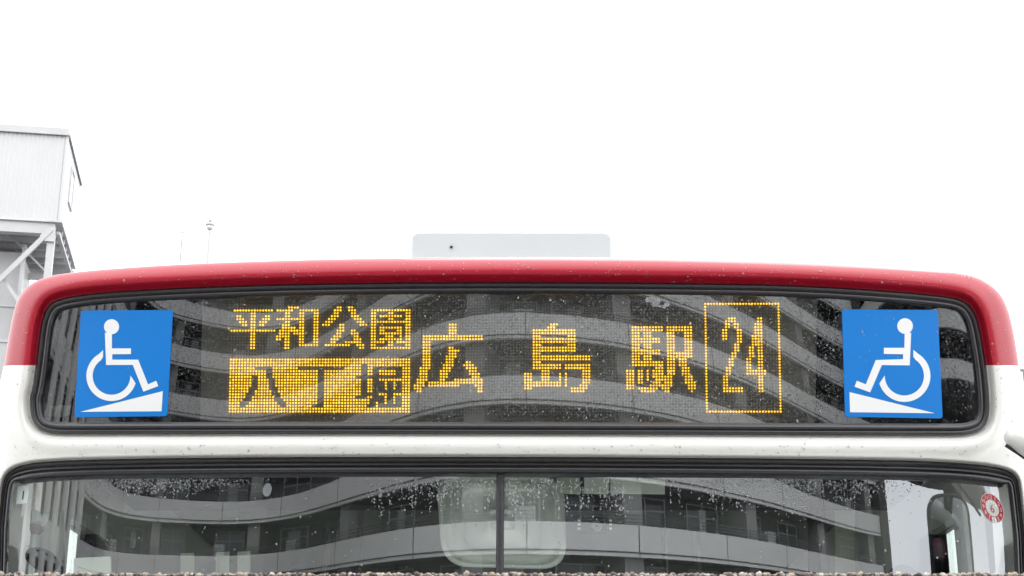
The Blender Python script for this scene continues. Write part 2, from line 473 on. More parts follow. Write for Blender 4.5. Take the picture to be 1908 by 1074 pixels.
def sheet(name, poly, off, matl, parent, step=10.0, thick=.0004, holes=(), surf=None, kind=None, label=None):
    poly = np.array(poly, float)
    # densify the border
    dense = []
    for i in range(len(poly)):
        a, b = poly[i], poly[(i + 1) % len(poly)]
        k = max(1, int(np.linalg.norm(b - a) / step))
        for t in range(k): dense.append(a + (b - a) * t / k)
    dense = np.array(dense); nb = len(dense)
    x0, y0 = dense.min(0); x1, y1 = dense.max(0)
    gx, gy = np.meshgrid(np.arange(x0 + step / 2, x1, step), np.arange(y0 + step / 2, y1, step))
    q = np.stack([gx.ravel(), gy.ravel()], 1)
    if len(q):
        q = q[sdf(q, dense)[0] > step * .35]
    allp = np.vstack([dense, q]) if len(q) else dense
    res = delaunay_2d_cdt([Vector(p) for p in allp], [], [list(range(nb))], 1, 1e-5)
    vs = np.array([tuple(p) for p in res[0]]); fs = res[2]
    fnc = surf or onF
    w0 = fnc(vs[:, 0], vs[:, 1], off)
    o = None
    # face the viewer
    v = [tuple(p) for p in w0]; f = []
    for t in fs:
        a, b, c = (Vector(v[t[0]]), Vector(v[t[1]]), Vector(v[t[2]]))
        nn = (b - a).cross(c - a)
        f.append(tuple(t) if nn.y < 0 else tuple(t)[::-1])
    if thick:
        # border skirt gives the sheet its edge
        from collections import Counter
        ec = Counter()
        for t in f:
            for k in range(len(t)): ec[frozenset((t[k], t[(k + 1) % len(t)]))] += 1
        nb0 = len(v); bmap = {}
        wb = fnc(vs[:, 0], vs[:, 1], off + thick)
        for t in list(f):
            for k in range(len(t)):
                a, b = t[k], t[(k + 1) % len(t)]
                if ec[frozenset((a, b))] == 1:
                    for z in (a, b):
                        if z not in bmap:
                            bmap[z] = len(v); v.append(tuple(w0[z])); v.append(tuple(wb[z]))
                    f.append((bmap[b], bmap[a], bmap[a] + 1, bmap[b] + 1))
    return mk(name, v, f, matl, parent, smooth=True, kind=kind, label=label)

def rounded(q, r, seg=5):
    """corner-rounded polygon from points"""
    q = [np.array(p, float) for p in q]; out = []
    n = len(q)
    for i in range(n):
        a, b, c = q[i - 1], q[i], q[(i + 1) % n]
        u = (a - b) / np.linalg.norm(a - b); w_ = (c - b) / np.linalg.norm(c - b)
        rr = min(r, np.linalg.norm(a - b) / 2, np.linalg.norm(c - b) / 2)
        p0, p1 = b + u * rr, b + w_ * rr
        for k in range(seg + 1):
            t = k / seg
            out.append((1 - t) ** 2 * p0 + 2 * t * (1 - t) * b + t * t * p1)
    return np.array(out)

GD = RC_D - .003           # sign glass depth behind the front surface
WD = RW_D + .008           # windscreen depth
sheet('sign_glass', inset(GASK, 19.5)[::2], GD, M_signglass, bus, step=9, thick=0)
wind_in = inset(WIND, 33)[::2]
gl = sheet('windscreen', wind_in, WD, M_windglass, bus, step=22, thick=0)
# centre joint of the two windscreen halves
q = MB()
sec = []
for py in np.arange(884, 1900, 30):
    for (dx, dh) in ((-7.5, -.004), (-6.5, .006), (-3, .009), (3, .009), (6.5, .006), (7.5, -.004)):
        lean = (py - 890) * -.012
        sec.append(onF(932.5 + dx + lean * .6, py, WD - dh))
nS = len(sec) // 6
q.add(sec, [(a * 6 + i, a * 6 + i + 1, (a + 1) * 6 + i + 1, (a + 1) * 6 + i) for a in range(nS - 1) for i in range(5)])
q.build('windscreen_divider', vary(mat('divider_rubber', (.055, .052, .062), .4), 40, .15, bump=.001), bus, smooth=True)

# ------------------------------------------------------------------ wheelchair stickers
def arc(cx, cy, r, a0, a1, n=28):
    return [(cx + r * math.cos(math.radians(a0 + (a1 - a0) * i / n)), cy - r * math.sin(math.radians(a0 + (a1 - a0) * i / n))) for i in range(n + 1)]

def sticker(ox, oy, sc_, corners, head, hr, body_poly, wheel_out, wheel_in, ramp, label):
    T = lambda L_: [(ox + x / sc_, oy + y_ / sc_) for x, y_ in L_]
    st = sheet('wheelchair_sticker', rounded(T(corners), 6), GD - .0012, M_blue, bus, step=9, label=label)
    sheet('rider_head', T(arc(*head, hr, 0, 360 * 27 / 28, 27)), GD - .0020, M_vwhite, st, step=5)
    sheet('rider_figure', T(body_poly), GD - .0021, M_vwhite, st, step=7)
    sheet('wheel_symbol', T(wheel_out + wheel_in[::-1]), GD - .0020, M_vwhite, st, step=6)
    sheet('ramp_symbol', T(ramp), GD - .0020, M_vwhite, st, step=8)

sticker(0, 460, 2.983, [(450, 355), (962, 352), (930, 942), (413, 948)], (620, 445), 42,
        [(583, 478), (622, 478), (622, 565), (728, 565), (728, 597), (624, 598), (624, 628), (768, 628), (823, 765), (868, 745), (880, 775), (797, 806), (738, 657), (590, 658)],
        [(573, 575)] + arc(620, 718, 140, 120, 343, 30), [(573, 612)] + arc(620, 718, 105, 124, 361, 30),
        [(447, 918), (905, 803), (898, 915)], 'blue wheelchair-and-ramp sticker facing right, at the left end of the sign')
sticker(1500, 460, 2.983, [(205, 348), (738, 352), (765, 955), (222, 945)], (556, 441), 43.5,
        [(554, 478), (590, 478), (582, 660), (427, 658), (362, 810), (275, 778), (288, 745), (338, 765), (393, 630), (545, 625), (545, 598), (438, 596), (438, 562), (552, 562)],
        [(602, 573)] + arc(552, 718, 145, 58, -163, 30), [(602, 611)] + arc(552, 718, 109, 55, -181, 30),
        [(247, 808), (722, 926), (250, 920)], 'blue wheelchair-and-ramp sticker facing left, at the right end of the sign')

# ------------------------------------------------------------------ LED destination board (tilted towards the street)
ZB = 2.70
def board(px, py, off=0.0):
    px = np.asarray(px, float); py = np.asarray(py, float)
    y = np.full(np.broadcast(px, py).shape, .17)
    for _ in range(6):
        p = P(px, py, y); y = .175 - math.tan(math.radians(10)) * (p[..., 2] - ZB) + off
    return P(px, py, y)

hs_ = MB()       # housing box behind the glass
def boxpx(mb, x0, y0, x1, y1, ya, yb):
    a = P([x0, x1, x1, x0], [y0, y0, y1, y1], ya); 
    b = a.copy(); b[:, 1] = yb
    v = [tuple(p) for p in a] + [tuple(p) for p in b]
    mb.add(v, [(0, 3, 2, 1), (4, 5, 6, 7), (0, 1, 5, 4), (1, 2, 6, 5), (2, 3, 7, 6), (3, 0, 4, 7)])
tq = inset(GASK, 15)[::3]; hv = []; n = len(tq)
for yo, k_ in ((RC_D + .012, 1.0), (RC_D + .10, .985)):
    hv += list(onF(954 + (tq[:, 0] - 954) * k_, 680 + (tq[:, 1] - 680) * k_, yo))
bk = onF(954 + (tq[:, 0] - 954) * .98, 680 + (tq[:, 1] - 680) * .98, RC_D + .14); bk[:, 1] = np.maximum(bk[:, 1], .285); hv += list(bk)
hf = [(a * n + i, a * n + (i + 1) % n, (a + 1) * n + (i + 1) % n, (a + 1) * n + i) for a in range(2) for i in range(n)] + [tuple(2 * n + i for i in range(n))]
mk('sign_housing', hv, hf, M_blackfilm, bus, smooth=False)

display = sheet('destination_display', [(378, 512), (1524, 512), (1518, 830), (372, 830)], .0, M_board, bus, step=60, thick=.02, surf=board)

def led_px(c, r):
    x = 428.9 + 5.3478 * c + .000388 * c * c + (28 - r) * .12 * (1 - c / 96.0)
    y = 767.3 - (37 - r) * (5.383 + .00025 * c)
    return x, y

def R_(a, b): return list(range(a, b + 1))
LIT = {}
def put(name, rowspec):
    s_ = LIT.setdefault(name, set())
    for r, spec in rowspec.items():
        for it in spec:
            if isinstance(it, tuple):
                for c in range(it[0], it[1] + 1): s_.add((c, r))
            else: s_.add((c_, r) if False else (it, r))
def fill(name, c0, c1, r0, r1):
    s_ = LIT.setdefault(name, set())
    for c in range(c0, c1 + 1):
        for r in range(r0, r1 + 1): s_.add((c, r))

fill('hei', 7, 8, 2, 15)
put('hei', {2: [(1, 14)], 4: [2, 3, 12, 13], 5: [2, 3, 4, 11, 12, 13], 6: [3, 4, 5, 10, 11, 12], 7: [4, 5, 10, 11], 9: [(0, 15)]})
fill('wa', 19, 20, 2, 15); fill('wa', 24, 25, 2, 14); fill('wa', 29, 30, 2, 14)
put('wa', {1: [(20, 23)], 2: [(16, 21), (24, 30)], 5: [(16, 23)], 7: [18], 8: [18, 21, 22], 9: [(17, 23)], 10: [17, 18, 22, 23], 11: [16, 17, 18], 12: [16, 17], 14: [(24, 30)]})
put('kou', {1: [37, 38, 41, 42], 2: [36, 37, 38, 41, 42, 43], 3: [36, 37, 42, 43], 4: [35, 36, 37, 42, 43, 44], 5: [34, 35, 36, 43, 44, 45], 6: [33, 34, 35, 44, 45, 46],
            7: [32, 33, 34, 38, 39, 45, 46, 47], 8: [38, 39], 9: [37, 38, 39, 42, 43], 10: [37, 38, 42, 43, 44], 11: [36, 37, 38, 43, 44], 12: [35, 36, 37, 43, 44, 45],
            13: [35, 36, (40, 45)], 14: [(33, 41), 44, 45, 46], 15: [45, 46]})
fill('en', 49, 50, 2, 15); fill('en', 61, 62, 2, 15)
put('en', {2: [(49, 62)], 3: [55, 56], 4: [(52, 59)], 5: [55, 56], 6: [(51, 60)], 8: [(52, 59)], 9: [52, 53, 58, 59], 10: [(52, 59)], 11: [54, 55, 56, 59],
           12: [(52, 59)], 13: [(50, 53), 55, 56, 58, 59, 60], 14: [55, 56], 15: [(49, 62)]})
off_ = {22: [(9, 14), (24, 39), 46, 47, (50, 59)], 21: [46, 47], 23: [13, 14, 31, 32, 46, 47, 50, 51, 58, 59], 24: [13, 14, 31, 32, 46, 47, 50, 51, 58, 59],
        25: [8, 9, 13, 14, 31, 32, (44, 59)], 26: [8, 9, 14, 15, 31, 32, 46, 47, 50, 51], 27: [8, 9, 14, 15, 31, 32, 46, 47, (50, 53), 55, 56, 58, 59],
        28: [8, 9, 14, 15, 31, 32, 46, 47, (50, 53), 55, 56, 58, 59], 29: [7, 8, 9, 14, 15, 16, 31, 32, 46, 47, (50, 53), 55, 56, 58, 59],
        30: [7, 8, 15, 16, 31, 32, 46, 47, (50, 59)], 31: [6, 7, 8, 15, 16, 17, 31, 32, (46, 51), 55, 56], 32: [6, 7, 16, 17, 31, 32, (44, 47), (50, 53), 55, 56, 58, 59],
        33: [5, 6, 7, 16, 17, 18, 31, 32, (49, 53), 55, 56, 58, 59], 34: [4, 5, 6, 17, 18, 19, 31, 32, 49, 50, 52, 53, 55, 56, 58, 59], 35: [4, 5, 18, 19, (29, 32), (48, 50), (52, 59)]}
OFFS = set()
for r, sp in off_.items():
    for it in sp:
        for c in (range(it[0], it[1] + 1) if isinstance(it, tuple) else [it]): OFFS.add((c, r))
LIT['block'] = {(c, r) for c in range(63) for r in range(19, 38)} - OFFS
fill('hiro', 76, 78, 7, 10); fill('hiro', 67, 87, 11, 12); fill('hiro', 67, 69, 13, 22)
put('hiro', {15: [76, 77], 16: [(76, 79)], 17: [76, 77, 78], 18: [(75, 78)], 19: [(75, 77)], 20: [(75, 77), 82, 83], 21: [(74, 77), (81, 84)], 22: [66, (74, 76), (82, 85)],
             23: [66, 67, 68, (73, 76), (83, 85)], 24: [66, 67, 68, (73, 75), (83, 86)], 25: [66, 67, 68, (73, 75), (84, 86)], 26: [(65, 68), 73, 74, (78, 87)],
             27: [65, 66, 67, (69, 87)], 28: [(64, 67), (69, 79), 85, 86, 87], 29: [64, 65, 66, 86, 87], 30: [65, 66, 86, 87]})
for a, b in ((9, 10), (12, 13), (15, 16)): fill('shima', 105, 119, a, b)
fill('shima', 105, 107, 9, 22); fill('shima', 117, 119, 9, 16); fill('shima', 105, 124, 18, 19); fill('shima', 105, 114, 21, 22); fill('shima', 116, 124, 21, 22)
fill('shima', 108, 110, 21, 28); fill('shima', 122, 124, 21, 27); fill('shima', 102, 104, 24, 29); fill('shima', 102, 114, 27, 28); fill('shima', 114, 114, 24, 28); fill('shima', 116, 116, 24, 28)
put('shima', {7: [111, 112, 113], 8: [110, 111, 112], 28: [121, 122, 123], 29: [(118, 123)], 30: [(118, 122)]})
fill('eki', 139, 149, 8, 9); fill('eki', 139, 141, 8, 21); fill('eki', 143, 145, 8, 21); fill('eki', 139, 148, 12, 13); fill('eki', 139, 148, 16, 17); fill('eki', 139, 149, 20, 21)
fill('eki', 151, 159, 8, 9); fill('eki', 151, 153, 8, 24); fill('eki', 157, 159, 8, 18); fill('eki', 151, 159, 17, 18); fill('eki', 155, 157, 19, 21); fill('eki', 156, 158, 22, 24)
fill('eki', 137, 139, 23, 29); fill('eki', 141, 142, 23, 27); fill('eki', 144, 144, 23, 26); fill('eki', 146, 149, 23, 24)
put('eki', {22: [147, 148, 149], 25: [(146, 152), 157, 158, 159], 26: [(147, 152), 157, 158, 159], 27: [146, 147, 148, 150, 151, 152, (157, 160)],
            28: [(145, 152), 158, 159, 160], 29: [(141, 147), 149, 150, 151, 158, 159, 160], 30: [(142, 146), 150, 151, 159]})
LIT['eki'] -= {(142, r) for r in (10, 11, 14, 15, 18, 19)}
put('two', {5: [172, 173, 174], 6: [171, 172, 173, 174], 7: [171, 172, 174, 175], 8: [171, 172, 174, 175], 9: [170, 171, 175, 176], 10: [170, 171, 175, 176], 11: [170, 171, 175, 176],
            12: [170, 171, 175, 176], 13: [175, 176], 14: [174, 175], 15: [174, 175], 16: [174, 175], 17: [173, 174], 18: [173, 174], 19: [172, 173], 20: [172, 173],
            21: [172, 173], 22: [171, 172], 23: [171, 172], 24: [171, 172], 25: [170, 171], 26: [170, 171], 27: [170, 171], 28: [170, 171], 29: [(170, 176)], 30: [(170, 176)]})
fill('four', 182, 183, 5, 30); fill('four', 181, 181, 7, 14); fill('four', 180, 180, 11, 14); fill('four', 179, 180, 15, 18); fill('four', 178, 179, 19, 22); fill('four', 178, 184, 23, 24)
LIT['frame'] = {(c, r) for c in range(164, 190) for r in (0, 37)} | {(c, r) for r in range(0, 38) for c in (164, 189)}

def disc_arrays(cells, rad, off, seg=8, dome=0.0, jit=0.0):
    cells = np.array(sorted(cells), float)
    x, y = led_px(cells[:, 0], cells[:, 1])
    v = []; f = []
    r = rad * (1 + rng.uniform(-jit, jit, len(x)))
    for k in range(seg):
        a = 2 * math.pi * k / seg
        v.append(board(x + r * math.cos(a), y + r * math.sin(a), off))
    v.append(board(x, y, off - dome))
    V = np.stack(v, 1).reshape(-1, 3); n_ = seg + 1
    for i in range(len(x)):
        for k in range(seg): f.append((i * n_ + k, i * n_ + seg, i * n_ + (k + 1) % seg))
    return V, f

def led_mesh(name, cells, parent, label=None):
    V1, f1 = disc_arrays(cells, 2.55, -.004, 8, .0015)
    V2, f2 = disc_arrays(cells, 1.5, -.0065, 8, .0015, .22)
    V = np.vstack([V1, V2]); f = f1 + [tuple(i + len(V1) for i in q) for q in f2]
    o = mk(name, V, f, [M_amber, M_yellow], parent, kind='stuff', label=label)
    o.data.polygons.foreach_set('material_index', [0] * len(f1) + [1] * len(f2)); o.data.update()
    return o
LB = {'hei': 'lit amber dots of the small first upper character', 'wa': 'lit amber dots of the small second upper character', 'kou': 'lit amber dots of the small third upper character',
      'en': 'lit amber dots of the small boxed fourth upper character', 'block': 'block of lit amber dots with dark characters cut out of it', 'hiro': 'lit amber dots of the first large character',
      'shima': 'lit amber dots of the second large character', 'eki': 'lit amber dots of the third large character', 'two': 'lit amber dots of the digit 2', 'four': 'lit amber dots of the digit 4', 'frame': 'lit amber rectangle round the number 24'}
allit = set()
for k, s_ in LIT.items():
    allit |= s_
    led_mesh('lit_frame' if k == 'frame' else 'lit_block' if k == 'block' else 'lit_character', s_, display, LB[k])
unlit = {(c, r) for c in range(-1, 191) for r in range(-1, 39)} - allit
V, f = disc_arrays(unlit, 1.15, -.0035, 5, .0012)
mk('unlit_dots', V, f, M_unlit, display, kind='stuff')

# ------------------------------------------------------------------ interior things seen through the windscreen
def px_shape(name, poly, y0, depth, matl, parent, label=None, bev=.003):
    """a plate or box whose front outline stands at depth y0 and runs back by depth"""
    poly = np.array(poly, float)
    a = P(poly[:, 0], poly[:, 1], y0); b = a.copy(); b[:, 1] += depth; n = len(a)
    v = [tuple(p) for p in a] + [tuple(p) for p in b]
    f = [tuple(range(n)), tuple(range(2 * n - 1, n - 1, -1))] + [((i + 1) % n, i, n + i, n + (i + 1) % n) for i in range(n)]
    o = mk(name, v, f, matl, parent, smooth=False, label=label)
    bm = bmesh.new(); bm.from_mesh(o.data); bmesh.ops.recalc_face_normals(bm, faces=bm.faces); bm.to_mesh(o.data); bm.free()
    if bev: bevel(o, bev)
    return o

def ring_loft(poly_c, radii_y, y0, tilt=0.0):
    """concentric scaled copies of an outline, each at its own depth"""
    c = poly_c.mean(0); v = []; f = []; n = len(poly_c)
    for s_, dy in radii_y:
        q = c + (poly_c - c) * s_
        v += list(P(q[:, 0], q[:, 1], y0 + dy + tilt * (c[1] - q[:, 1])))
    for a in range(len(radii_y) - 1):
        for i in range(n): f.append((a * n + i, a * n + (i + 1) % n, (a + 1) * n + (i + 1) % n, (a + 1) * n + i))
    f.append(tuple((len(radii_y) - 1) * n + i for i in range(n)))
    return v, f

mir = rounded([(812, 880), (1050, 880), (1057, 1062), (824, 1056)], 52, 8)
v, f = ring_loft(mir, [(.97, .04), (1.0, .02), (.985, .0), (.93, -.006), (.91, -.004), (.90, .001), (.80, -.004), (.66, -.008), (.63, .002), (.60, .004), (.24, .002), (.235, -.006), (.19, -.008), (.18, .0), (.13, .0), (.12, -.007), (.01, -.009)], .26, .00055)
cm = mk('cabin_mirror', v, f, M_green, bus, label='pale green rounded mirror back hanging behind the windscreen centre')
mb = MB(); mb.tube([tuple(P(935, 900, .33)), tuple(P(935, 855, .36))], .012, 10); mb.build('mirror_stem', M_int_d, cm)

for (x0, x1, m_) in ((1037, 1081, M_card), (1088, 1134, M_green), (1137, 1239, M_green)):
    px_shape('sun_visor', [(x0, 870), (x1, 870), (x1, 921), (x0, 920)], .22, .006, m_, bus, bev=.002)
dev = px_shape('dash_camera', rounded([(1083, 962), (1133, 962), (1132, 992), (1084, 991)], 4, 3), .16, .03, M_int_d, bus, label='small dark camera box with a round lens')
v, f = ring_loft(np.array(arc(1112, 980, 10, 0, 348, 30)), [(1.0, 0), (.95, -.006), (.8, -.006), (.74, .0), (.05, .003)], .158)
mk('lens', v, f, mat('lens_ring', (.25, .33, .33), .25), dev)
for x_ in (1079, 1138):
    for y_ in (970, 977, 985):
        px_shape('contact', [(x_ - 2.5, y_ - 1.6), (x_ + 2.5, y_ - 1.6), (x_ + 2.5, y_ + 1.6), (x_ - 2.5, y_ + 1.6)], .158, .01, M_vwhite, dev, bev=0)
px_shape('fare_card', [(138, 1040), (206, 1037), (207, 1085), (136, 1085)], .24, .01, M_green, bus, label='pale green card at the bottom left of the windscreen', bev=.001)
for (x0, x1, y0) in ((336, 362, 1031), (402, 427, 1029), (442, 466, 1028)):
    px_shape('notice_board', [(x0, y0), (x1, y0 - 1), (x1, 1100), (x0, 1100)], .5, .01, M_card, bus, bev=.001)
# left side: bracket, post and round door mirror; right: seat head, tall mirror
q = MB()
for a, b, r in (((52, 1085), (66, 985), .009), ((60, 990), (62, 950), .006)):
    q.tube([tuple(P(*a, .26)), tuple(P(*b, .26))], r, 8)
q.build('handrail_post', mat('pale_post', (.62, .7, .7), .4), bus, smooth=True)
px_shape('bracket', [(60, 948), (91, 960), (88, 975), (77, 982), (74, 972), (58, 975)], .25, .015, mat('pale_bracket', (.6, .68, .68), .4), bus, bev=.002)
px_shape('bracket', [(56, 975), (72, 976), (80, 986), (70, 995), (57, 997)], .25, .02, mat('brown_bracket', (.16, .13, .11), .5), bus, bev=.002)
v, f = ring_loft(np.array([(78 + 32 * math.cos(t) , 1043 + 22 * math.sin(t) + 8 * math.cos(t)) for t in np.linspace(0, 2 * math.pi, 28, endpoint=False)]), [(.85, .05), (1, .02), (.97, 0), (.8, -.012), (.4, -.02), (.05, -.022)], .25)
mk('door_mirror', v, f, M_int_d, bus)
v, f = ring_loft(np.array([(1682 + 30 * math.cos(t), 1079 + 27 * math.sin(t)) for t in np.linspace(0, 2 * math.pi, 28, endpoint=False)]), [(.8, .08), (1, .04), (.97, 0), (.7, -.02), (.1, -.03)], .7)
mk('seat_headrest', v, f, M_int_d, bus, label='dark rounded seat top behind the right half of the windscreen')
for a, b, y_, w_ in (((1516, 880), (1520, 1200), .45, .035), ((1829, 880), (1850, 1200), .34, .035), ((112, 880), (120, 1200), .34, .012)):
    q = MB(); q.tube([tuple(P(*a, y_)), tuple(P(*b, y_))], w_ / 2, 10); q.build('cabin_pillar', M_int_d, bus, smooth=True)
for x0, x1, yy in ((1556, 1592, 1.3), (1594, 1650, 1.6)):
    px_shape('partition_pane', [(x0, 951), (x1, 952), (x1, 1150), (x0, 1150)], yy, .008, M_card, bus, bev=.001)

# ------------------------------------------------------------------ small stickers with numbers
def text_verts(s_, size=1.0):
    cu = bpy.data.curves.new('text', 'FONT'); cu.body = s_; cu.size = size; cu.align_x = 'CENTER'; cu.align_y = 'CENTER'; cu.resolution_u = 3
    ob = bpy.data.objects.new('text', cu); COL.objects.link(ob)
    bpy.context.view_layer.update()
    me = bpy.data.meshes.new_from_object(ob.evaluated_get(bpy.context.evaluated_depsgraph_get()))
    v = np.array([tuple(p.co)[:2] for p in me.vertices]); f = [tuple(p.vertices) for p in me.polygons]
    bpy.data.objects.remove(ob); bpy.data.curves.remove(cu); bpy.data.meshes.remove(me)
    if len(v):
        v -= (v.max(0) + v.min(0)) / 2
    return v, f

def text_on(name, s_, mapf, size, off, matl, parent, bold=0.0):
    v, f = text_verts(s_, size)
    q = mapf(v[:, 0], v[:, 1]); w0 = onF(q[0], q[1], off)
    return mk(name, w0, f, matl, parent, smooth=False)

st = sheet('number_sticker', [(33, 906), (55.6, 904.6), (51, 938), (30, 940)], WD - .001, mat('sticker_paper', (.72, .8, .8), .5), bus, step=12, label='small pale sticker with the number 1, top left of the windscreen')
text_on('digit', '1', lambda u, w_: (43 + u - .12 * -w_ * .9, 923 - w_), 24, WD - .0018, mat('dark_ink', (.03, .08, .09), .5), st)
M_sred = mat('red_ink', (.55, .03, .05), .45); M_spale = mat('pale_ink', (.66, .72, .68), .45)
SX = lambda u, w_: (1848.8 + (u * 305 - w_ * 70) / 14.3, 947 + (u * 60 - w_ * 398) / 14.3)
def disc_uv(r0, n=28): return [SX(r0 * math.cos(t), r0 * math.sin(t)) for t in np.linspace(0, 2 * math.pi, n, endpoint=False)]
rs = sheet('inspection_sticker', disc_uv(1.0), WD - .001, M_vwhite, bus, step=8, label='round red and white month sticker with a 6, top right of the windscreen')
sheet('red_ring', disc_uv(.95), WD - .0016, M_sred, rs, step=8)
sheet('pale_centre', disc_uv(.57), WD - .0022, M_spale, rs, step=8)
for k in range(12):
    a = math.radians(90 - 30 * (k if k else 12))
    s_ = str(k if k else 12)
    cu_, cv_ = .76 * math.cos(a), .76 * math.sin(a)
    if k == 6:
        sheet('pale_window', [SX(-.17, -.62), SX(.17, -.62), SX(.24, -.97), SX(-.2, -.97)], WD - .0022, M_vwhite, rs, step=6)
        text_on('digit', '6', lambda u, w_: SX(cu_ + u, cv_ + w_), .34, WD - .003, mat('green_ink', (.1, .35, .27), .5), rs)
    else:
        text_on('digit', s_, lambda u, w_: SX(cu_ + u, cv_ + w_), .36, WD - .0026, M_vwhite, rs)
text_on('digit', '6', lambda u, w_: SX(u, w_ - .03), .8, WD - .0029, M_sred, rs)
for k in range(5):
    a = math.radians(150 - 30 * k); c_, d_ = .44 * math.cos(a), .44 * math.sin(a)
    sheet('pale_mark', [SX(c_ - .07, d_ - .07), SX(c_ + .07, d_ - .07), SX(c_ + .07, d_ + .07), SX(c_ - .07, d_ + .07)], WD - .0027, M_vwhite, rs, step=6)

# ------------------------------------------------------------------ exterior mirror at the right edge
c0 = Vector(P(1946, 850, .04)); ax = (Vector(P(1998, 880, .04)) - c0).normalized(); ay = Vector((0, 1, 0)); an = ax.cross(ay).normalized()
v = []; f = []; nU, nV = 24, 16
for i in range(nV + 1):
    t = math.pi * i / nV
    for j in range(nU):
        a = 2 * math.pi * j / nU
        ca, sa = math.cos(a), math.sin(a)
        p_ = c0 + ax * (-.098 * math.cos(t)) + ay * (.045 * ca * math.sin(t) ** .8) + an * (.030 * sa * math.sin(t) ** .75)
        v.append(p_)
for i in range(nV):
    for j in range(nU): f.append((i * nU + j, i * nU + (j + 1) % nU, (i + 1) * nU + (j + 1) % nU, (i + 1) * nU + j))
sm = mk('side_mirror', v, f, M_white, bus, label='white side mirror shell at the right edge of the bus')
q = MB(); q.tube([c0 + an * -.024 * (1 if an.z > 0 else -1) - ax * .085, c0 + an * -.034 * (1 if an.z > 0 else -1) + ax * .09], .004, 10); q.build('mirror_rim', M_rubber_dry, sm, smooth=True)
mc = Vector((1.33, -.17, 2.30)); rot = Matrix.Translation(mc) @ Matrix.Rotation(math.radians(35), 4, 'Z')
oc = rounded([(-.085, -.19), (.085, -.19), (.085, .19), (-.085, .19)], .06, 6); v = []; f = []; n = len(oc)
for k_, dy_ in ((.5, -.05), (.85, -.045), (1, -.02), (1, .02), (.93, .028), (.88, .022)):
    for p_ in oc: v.append(rot @ Vector((p_[0] * k_, dy_, p_[1] * (k_ * .5 + .5))))
for a in range(5):
    for i in range(n): f.append((a * n + i, a * n + (i + 1) % n, (a + 1) * n + (i + 1) % n, (a + 1) * n + i))
f.append(tuple(range(n))[::-1])
hm = mk('hanging_mirror', v, f, M_int_d, bus, label='tall dark hanging mirror, seen mirrored at the right of the windscreen')
mk('mirror_pane', v[-n:], [tuple(range(n))], M_mirror, hm, smooth=False)
q = MB(); q.tube([mc + Vector((0, 0, .17)), mc + Vector((.0, .02, .40)), c0 + ax * .03], .013, 10); q.tube([mc + Vector((.03, 0, .15)), mc + Vector((.03, .04, .36)), c0 + ax * .05], .008, 8); q.build('mirror_arm', M_rubber_dry, hm, smooth=True)
q = MB(); q.tube([tuple(P(1911, 688, .45)), tuple(P(1915, 735, .45))], .009, 8); q.tube([tuple(P(1900, 690, .45)), tuple(P(1914, 691, .45))], .005, 8)
q.build('rear_marker', M_steel_d, bus, smooth=True)

# ------------------------------------------------------------------ roof fairing
ft = P([767, 1139, 1139, 767], [433, 432, 520, 520], 1.3)
x0, x1 = ft[0][0], ft[1][0]; zt = (ft[0][2] + ft[1][2]) / 2; zb = 2.9
q = rounded([(x0, zb), (x1, zb), (x1, zt), (x0, zt)], .028, 6)
v = [(p[0], 1.3, p[1]) for p in q] + [(p[0], 3.2, p[1] - .05) for p in q]; n = len(q)
f = [tuple(range(n)), tuple(range(2 * n - 1, n - 1, -1))] + [((i + 1) % n, i, n + i, n + (i + 1) % n) for i in range(n)]
rf = bevel(mk('roof_unit', v, f, M_hatch, bus, smooth=False, label='pale grey box with rounded corners on top of the roof'), .006)
pb = P(841, 461, 1.298)
q = MB(); q.box((pb[0] - .004, 1.294, pb[2] - .003), (pb[0] + .004, 1.3005, pb[2] + .003)); q.build('drain_plug', M_rubber_dry, rf)

# ------------------------------------------------------------------ raindrops
def drops(name, px, py, size, elong, base_fn, matl, h=.45, seg=6, parent=bus):
    n_ = len(px); c = base_fn(px, py)           # (n,3) on the surface
    r = size * S
    an = rng.uniform(0, 6.28, n_)
    V = []
    wob = rng.uniform(.75, 1.2, (n_, seg))
    for ring, (rr, hh) in enumerate(((1.0, 0.0), (.72, h * .72), )):
        for k in range(seg):
            a = 2 * math.pi * k / seg + an
            V.append(c + np.stack([r * rr * np.cos(a) * wob[:, k], -r * hh + .0002, r * rr * np.sin(a) * elong * wob[:, k]], 1))
    V.append(c + np.stack([0 * r, -r * h, 0 * r], 1))
    V = np.stack(V, 1).reshape(-1, 3); k_ = 2 * seg + 1
    fs = []
    for k in range(seg):
        k2 = (k + 1) % seg
        fs.append((k, k2, seg + k2, seg + k)); fs.append((seg + k, seg + k2, 2 * seg))
    allf = []
    for i in range(n_):
        o_ = i * k_
        for t in fs: allf.append(tuple(o_ + z for z in t))
    return mk(name, V, allf, matl, parent, kind='stuff')

def body_surf(px, py):
    q = np.stack([px, py], 1); ds_, _ = sdf(q, SIL); a, _ = sdf(q, GASK); b, _ = sdf(q, WIND)
    g2 = np.clip(ds_, 0, R_PX); cu = R_PX * S * (1 - np.sqrt(np.clip(1 - ((R_PX - g2) / R_PX) ** 2, 0, 1)))
    fr = onF(px, py, body_off(a, b))
    return P(px, py, fr[:, 1] + cu - .0008), ds_, a, b

